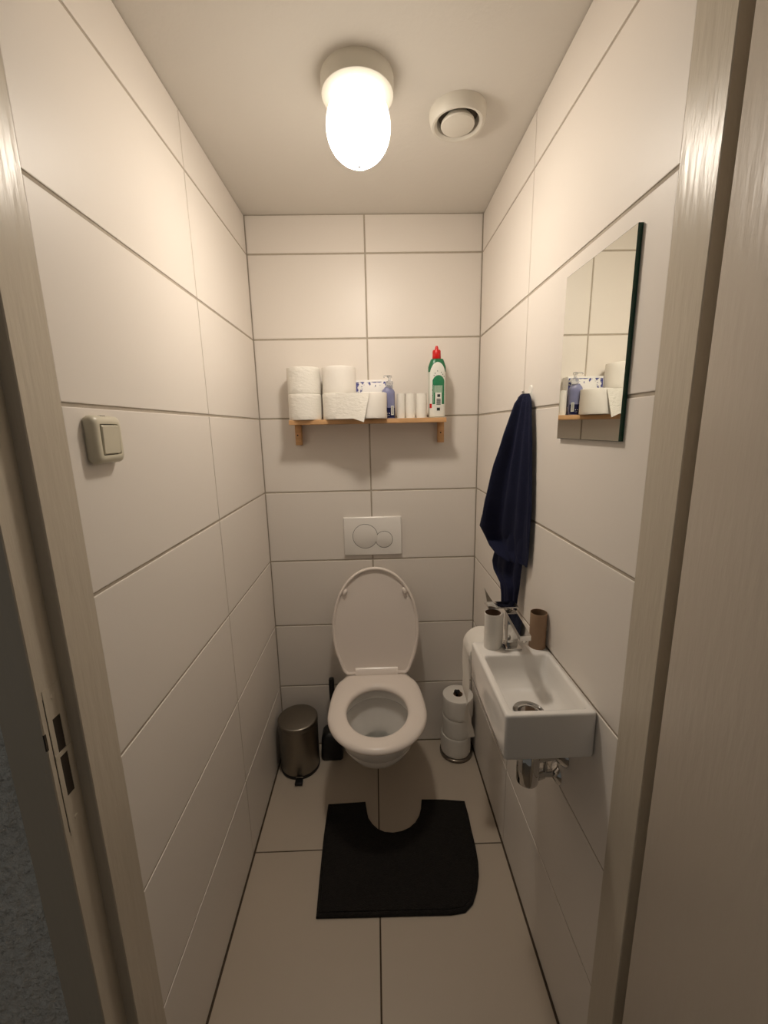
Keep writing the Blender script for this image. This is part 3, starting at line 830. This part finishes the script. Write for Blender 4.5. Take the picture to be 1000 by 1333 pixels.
# spout: a flat bar, slightly drooping, ending over the basin
loft(bm, [[Vector((x, y, z)) for x, z in ((.7838, zt_-.012), (.8092, zt_-.012), (.8092, zt_), (.7838, zt_))] for y, zt_ in ((-.7345, 1.0030), (-.8470, .9900))], cap0=True, cap1=True)
lathe(bm, [(0, .9715), (.008, .9715), (.009, .973), (.009, .979)], c=(.7965, -.836, 0), n=20, cap=False)
fa = link_mesh('faucet', bm, M['chrome'], sink, angle=30)
bm = bmesh.new()
box(bm, .7390, .8180, -.7400, -.7020, 1.0090, 1.0125, bev=.0010)
lathe(bm, [(.012, .998), (.012, 1.010)], c=(.7970, -.7210, 0), n=20, cap=False)
A, B = [], []
for k in range(13):
    t = k/12
    A.append((.739 - .011*t, 1.0115+.054*t)); B.append((.7745 - .0462*t**.58, 1.0115+.054*t))
fin = A + list(reversed(B))
loft(bm, [[Vector((x, y, z)) for x, z in fin] for y in (-.7395, -.7360)], cap0=True, cap1=True)
link_mesh('lever', bm, M['chrome'], fa, angle=30)

# cardboard tubes on the sink
def card_tube(name, label, x, y, r, h, m_out, z0=.910, flap=False):
    t = root(name, label, 'cardboard tube', (x, y, z0), 'empty toilet roll tubes on the sink')
    bm = bmesh.new()
    lathe(bm, [(r, 0), (r, h), (r-.0008, h), (r-.0008, 0), (r, 0)], c=(x, y, z0), n=48, cap=False)
    if flap:
        R = [[Vector((x+(r+.0005+f)*math.cos(a), y+(r+.0005+f)*math.sin(a), z0+z)) for a, f in ((-.9, 0), (-.5, .0006), (-.2, .0025), (.05, .0065))] for z in [h*j/10 for j in range(11)]]
        for j, row in enumerate(R):
            row[-1] += Vector((.0012*noise.noise(Vector((j*1.3, 0, 0))), 0, 0))
        loft(bm, R, closed=False)
    link_mesh('tube_wall', bm, M[m_out], t, angle=50)
    bm = bmesh.new()
    lathe(bm, [(r-.0009, .0005), (r-.0009, h-.0006)], c=(x, y, z0), n=48, cap=False)
    link_mesh('inner_wall', bm, M['cardin'], t, angle=50)
    return t
card_tube('cardboard_tube', 'white-coated empty toilet roll tube left of the faucet on the sink', .7490, -.7480, .0205, .094, 'tissue2', flap=True)
card_tube('cardboard_tube', 'plain brown empty toilet roll tube right of the faucet, against the wall', .8640, -.7525, .0203, .093, 'card')

# ------------------------------------------------------------------ wall toilet roll with hanging tail
RX, RYc, RZ = .812, -.448, .728
hd = root('roll_holder', 'chrome toilet roll holder arm on the right wall behind the sink', 'roll holder', (W, RYc, RZ))
bm = bmesh.new()
AZ = RZ+.0155
tube(bm, [(W-.001, RYc+.075, AZ), (W-.05, RYc+.075, AZ), (RX, RYc+.070, AZ), (RX, RYc+.05, AZ), (RX, RYc-.055, AZ)], .0058, n=14)
lathe(bm, [(.006, -.01), (.02, -.004), (.021, 0)], c=(W-.0005, RYc+.075, AZ), n=32, axis='X', cap=False)
link_mesh('arm', bm, M['chrome'], hd, angle=40)
hr = root('toilet_roll', 'white toilet roll hanging on the wall behind the sink with a long paper tail', 'toilet roll', (RX, RYc, RZ-.06))
bm = bmesh.new(); rr = .060
lathe(bm, [(.021, -.049), (rr-.003, -.050), (rr-.0008, -.0488), (rr, -.047), (rr, .047), (rr-.0008, .0488), (rr-.003, .050), (.021, .049), (.021, -.049)], c=(RX, RYc, RZ), n=72, axis='Y', cap=False)
link_mesh('paper', bm, M['tissue2'], hr, angle=40)
bm = bmesh.new()
N = 48; rows = []
for j in range(N+1):
    t = j/N
    z = RZ - t*.338
    xc = RX - rr - .0008 + .004*math.sin(2*t) + .034*max(0, t-.50)**1.3/.5**1.3
    yc = RYc
    # the strip narrows and twists into a cord near its end
    wd = .049*(1-.80*max(0, min(1, (t-.45)/.40))**1.3)
    tw_ = 1.1*max(0, min(1, (t-.5)/.45))
    row = []
    for i in range(9):
        s = (i/8-.5)*2
        curl = .010*max(0, min(1, (t-.35)/.5))*(s*s)
        row.append(bm.verts.new((xc + s*wd*math.sin(tw_) - curl + .0015*math.sin(14*t+2*s), yc + s*wd*math.cos(tw_), z)))
    rows.append(row)
for a_, b_ in zip(rows, rows[1:]):
    for i in range(8): bm.faces.new((a_[i], a_[i+1], b_[i+1], b_[i]))
link_mesh('paper_tail', bm, M['tissue2'], hr, angle=80)

# ------------------------------------------------------------------ spare roll stand on the floor
QX, QY = .803, -.077
st = root('spare_roll_stand', 'round smoked-metal floor stand holding stacked toilet rolls in the back right corner', 'roll stand', (QX, QY, 0))
bm = bmesh.new()
lathe(bm, [(0, .0), (.070, .0), (.0745, .002), (.0745, .012), (.072, .0145), (.066, .0155), (0, .0155)], c=(QX, QY, 0), n=72, cap=False)
link_mesh('base', bm, M['smokebase'], st, angle=40)
bm = bmesh.new()
lathe(bm, [(.005, .0153), (.005, .300), (0, .300)], c=(QX, QY, 0), n=20, cap=False)
for k in range(3):
    a = 2*PI*k/3+.4
    lathe(bm, [(0, .298), (.006, .300), (.0085, .306), (.006, .312), (0, .314)], c=(QX+.006*math.cos(a), QY+.006*math.sin(a), 0), n=16, cap=False)
link_mesh('pole', bm, M['black'], st, angle=40)
g = 'toilet rolls stacked on the floor stand'
make_roll('bottom toilet roll on the smoked-metal floor stand, with a peeled sheet edge', (QX-.002, QY, .0158), g, r=.0655, h=.093, seed=11, m='tissue2')
make_roll('middle toilet roll of the stack on the smoked-metal floor stand', (QX+.001, QY, .1092), g, r=.0650, h=.093, seed=12, m='tissue2')
tr = make_roll('topmost toilet roll of the stack on the floor stand beside the hanging paper tail', (QX+.004, QY, .2026), g, r=.0670, h=.094, seed=13, m='tissue2')
# peeled sheet curling off the bottom/middle rolls
bm = bmesh.new(); rows = []
bot = [o for o in COL.objects if o.get('label', '').startswith('bottom toilet roll')][0]
for j in range(9):
    v = j/8; row = []
    for i in range(17):
        u = i/16; a = math.radians(175 + 88*u)
        ztop = .128 - .034*u**.6*1.0
        z = .024 + (ztop-.024)*v
        f = .0015 + .004*(1-u)*v
        row.append(bm.verts.new((QX-.002+(.0658+f)*math.cos(a), QY+(.0658+f)*math.sin(a), z)))
    rows.append(row)
for a_, b_ in zip(rows, rows[1:]):
    for i in range(16): bm.faces.new((a_[i], a_[i+1], b_[i+1], b_[i]))
link_mesh('peeled_sheet', bm, M['tissue2'], bot, angle=80)

# ------------------------------------------------------------------ pedal bin
BX, BY, BR, BH = .0985, -.121, .084, .242
bn = root('pedal_bin', 'small brushed-steel pedal bin in the back left corner', 'bin', (BX, BY, 0))
bm = bmesh.new()
lathe(bm, [(0, .002), (BR+.001, .002), (BR+.0015, .004), (BR+.0015, .014), (BR, .016)], c=(BX, BY, 0), n=72, cap=False)
link_mesh('base_ring', bm, M['black'], bn, angle=40)
bm = bmesh.new()
lathe(bm, [(BR-.001, .012), (BR, .015), (BR, BH-.024), (BR-.0018, BH-.022)], c=(BX, BY, 0), n=72, cap=False)
link_mesh('bin_body', bm, M['steel'], bn, angle=40)
bm = bmesh.new()
lathe(bm, [(BR-.0012, BH-.024), (BR+.0012, BH-.0205), (BR+.0012, BH-.003), (BR-.001, BH-.0005), (BR-.004, BH+.0005), (BR*.6, BH+.003), (0, BH+.004)], c=(BX, BY, 0), n=72, cap=False)
link_mesh('lid', bm, M['steel'], bn, angle=40)
bm = bmesh.new()
# pedal arm and its tread
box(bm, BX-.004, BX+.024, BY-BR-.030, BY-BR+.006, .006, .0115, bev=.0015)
box(bm, BX-.006, BX+.026, BY-BR-.034, BY-BR-.010, .0035, .0145, bev=.002)
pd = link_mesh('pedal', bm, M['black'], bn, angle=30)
bm = bmesh.new()
box(bm, BX-.005, BX+.025, BY-BR-.0085, BY-BR-.0035, .016, .0205, bev=.001)
link_mesh('pedal_slot', bm, M['steel'], bn, angle=30)

# ------------------------------------------------------------------ toilet brush
UX, UY = .237, -.060
tb = root('toilet_brush', 'black toilet brush in a square black holder on the floor left of the toilet', 'toilet brush', (UX, UY, 0))
bm = bmesh.new()
def RR(w, z, r=.016): return rrect(UX-w, UX+w, UY-w, UY+w, r, z)
loft(bm, [RR(.044, .0), RR(.048, .003), RR(.049, .02), RR(.0475, .075), RR(.045, .105), RR(.038, .120, .02), RR(.026, .127, .018), RR(.014, .129, .01)], cap0=True, cap1=True)
link_mesh('holder', bm, M['black'], tb, angle=50)
bm = bmesh.new()
lathe(bm, [(.0085, .127), (.0085, .20), (.0092, .24), (.0115, .27), (.0125, .31), (.0125, .372), (.0110, .378), (0, .380)], c=(UX+.007, UY+.005, 0), n=24, cap=False)
link_mesh('handle', bm, M['black'], tb, angle=50)

# ------------------------------------------------------------------ contour mat
pts = [(.243, -.334), (.391, -.329)]
ccx, ccy = .4985, -.352
pts += [(.3975, -.372), (.404, -.400), (.420, -.425), (.440, -.445), (.465, -.457), (.495, -.461), (.528, -.456), (.556, -.444), (.580, -.424), (.597, -.398), (.608, -.366)]
pts += [(.615, -.328), (.700, -.332), (.785, -.343), (.787, -.40), (.785, -.46), (.785, -.52), (.781, -.575), (.772, -.62), (.755, -.664), (.734, -.700), (.705, -.722), (.66, -.727),
        (.55, -.725), (.40, -.723), (.247, -.720), (.243, -.60), (.240, -.46)]
def resample(P, st=.007):
    out = []
    for (ax_, ay), (bx, by) in zip(P, P[1:]+P[:1]):
        L = math.hypot(bx-ax_, by-ay); k = max(1, int(L/st))
        for i in range(k): out.append((ax_+(bx-ax_)*i/k, ay+(by-ay)*i/k))
    return out
P = resample(pts)
def inset(P, d):
    out = []
    n = len(P)
    for i in range(n):
        ax_, ay = P[i-3]; bx, by = P[(i+3) % n]
        tx, ty = bx-ax_, by-ay; L = math.hypot(tx, ty) or 1
        # polygon is traversed left-to-right along its top edge: inside lies to the right
        out.append((P[i][0]+ty/L*d, P[i][1]-tx/L*d))
    return out
bm = bmesh.new()
rings = [[Vector((x, y, .0006)) for x, y in inset(P, .001)], [Vector((x, y, .004)) for x, y in P], [Vector((x, y, .0085)) for x, y in inset(P, .001)],
         [Vector((x, y, .0108)) for x, y in inset(P, .004)], [Vector((x, y, .0105)) for x, y in inset(P, .009)],
         [Vector((x, y, .0085)) for x, y in inset(P, .0115)]]
V = loft(bm, rings, cap0=True)
top = inset(P, .0125)
# pile surface: fill inside with grid points
inner = [bm.verts.new((x, y, .0115)) for x, y in top]
n = len(inner)
for k in range(n): bm.faces.new((V[-1][k], V[-1][(k+1) % n], inner[(k+1) % n], inner[k]))
f = bm.faces.new(inner)
r = bmesh.ops.triangulate(bm, faces=[f])
for _ in range(3):
    es = [e for e in bm.edges if all(v.co.z > .0114 for v in e.verts) and e.calc_length() > .02]
    if es: bmesh.ops.subdivide_edges(bm, edges=es, cuts=1)
    bmesh.ops.triangulate(bm, faces=[q for q in bm.faces if len(q.verts) > 4 and all(v.co.z > .0114 for v in q.verts)])
for v in bm.verts:
    if v.co.z > .0114:
        v.co.z += .0012*noise.noise(v.co*60) + .0008*noise.noise(v.co*170)
mt = recenter(link_mesh('bath_mat', bm, M['matfab'], angle=50))
tag(mt, 'black contour bath mat with a U-shaped cut-out on the floor before the toilet', 'mat')

# ------------------------------------------------------------------ light, world, camera
wd = bpy.data.worlds.new('dim_hall_daylight'); scn.world = wd; wd.use_nodes = True
wb = wd.node_tree.nodes['Background']
wb.inputs[0].default_value = (1.0, 0.95, 0.87, 1); wb.inputs[1].default_value = 0.10

cam = bpy.data.cameras.new('camera'); co = bpy.data.objects.new('camera', cam); COL.objects.link(co)
yaw, pitch, roll = 0.02092, -0.20107, -0.01975
cyw, syw, cp, sp_ = math.cos(yaw), math.sin(yaw), math.cos(pitch), math.sin(pitch)
f = Vector((syw*cp, cyw*cp, sp_)); r = Vector((cyw, -syw, 0)); u = r.cross(f)
cr, sr = math.cos(roll), math.sin(roll)
r2_, u2 = cr*r + sr*u, -sr*r + cr*u
mw = Matrix(((r2_.x, u2.x, -f.x, .45848), (r2_.y, u2.y, -f.y, -1.70998), (r2_.z, u2.z, -f.z, 1.46524), (0, 0, 0, 1)))
co.matrix_world = mw
cam.sensor_fit = 'VERTICAL'; cam.sensor_height = 36.0; cam.sensor_width = 27.0
cam.lens = 536.55*36.0/1333.0
cam.clip_start = 0.01; cam.clip_end = 50
scn.camera = co
scn.view_settings.view_transform = 'Standard'; scn.view_settings.look = 'None'
scn.view_settings.exposure = -0.14; scn.view_settings.gamma = 1.0
scn.view_settings.use_curve_mapping = False
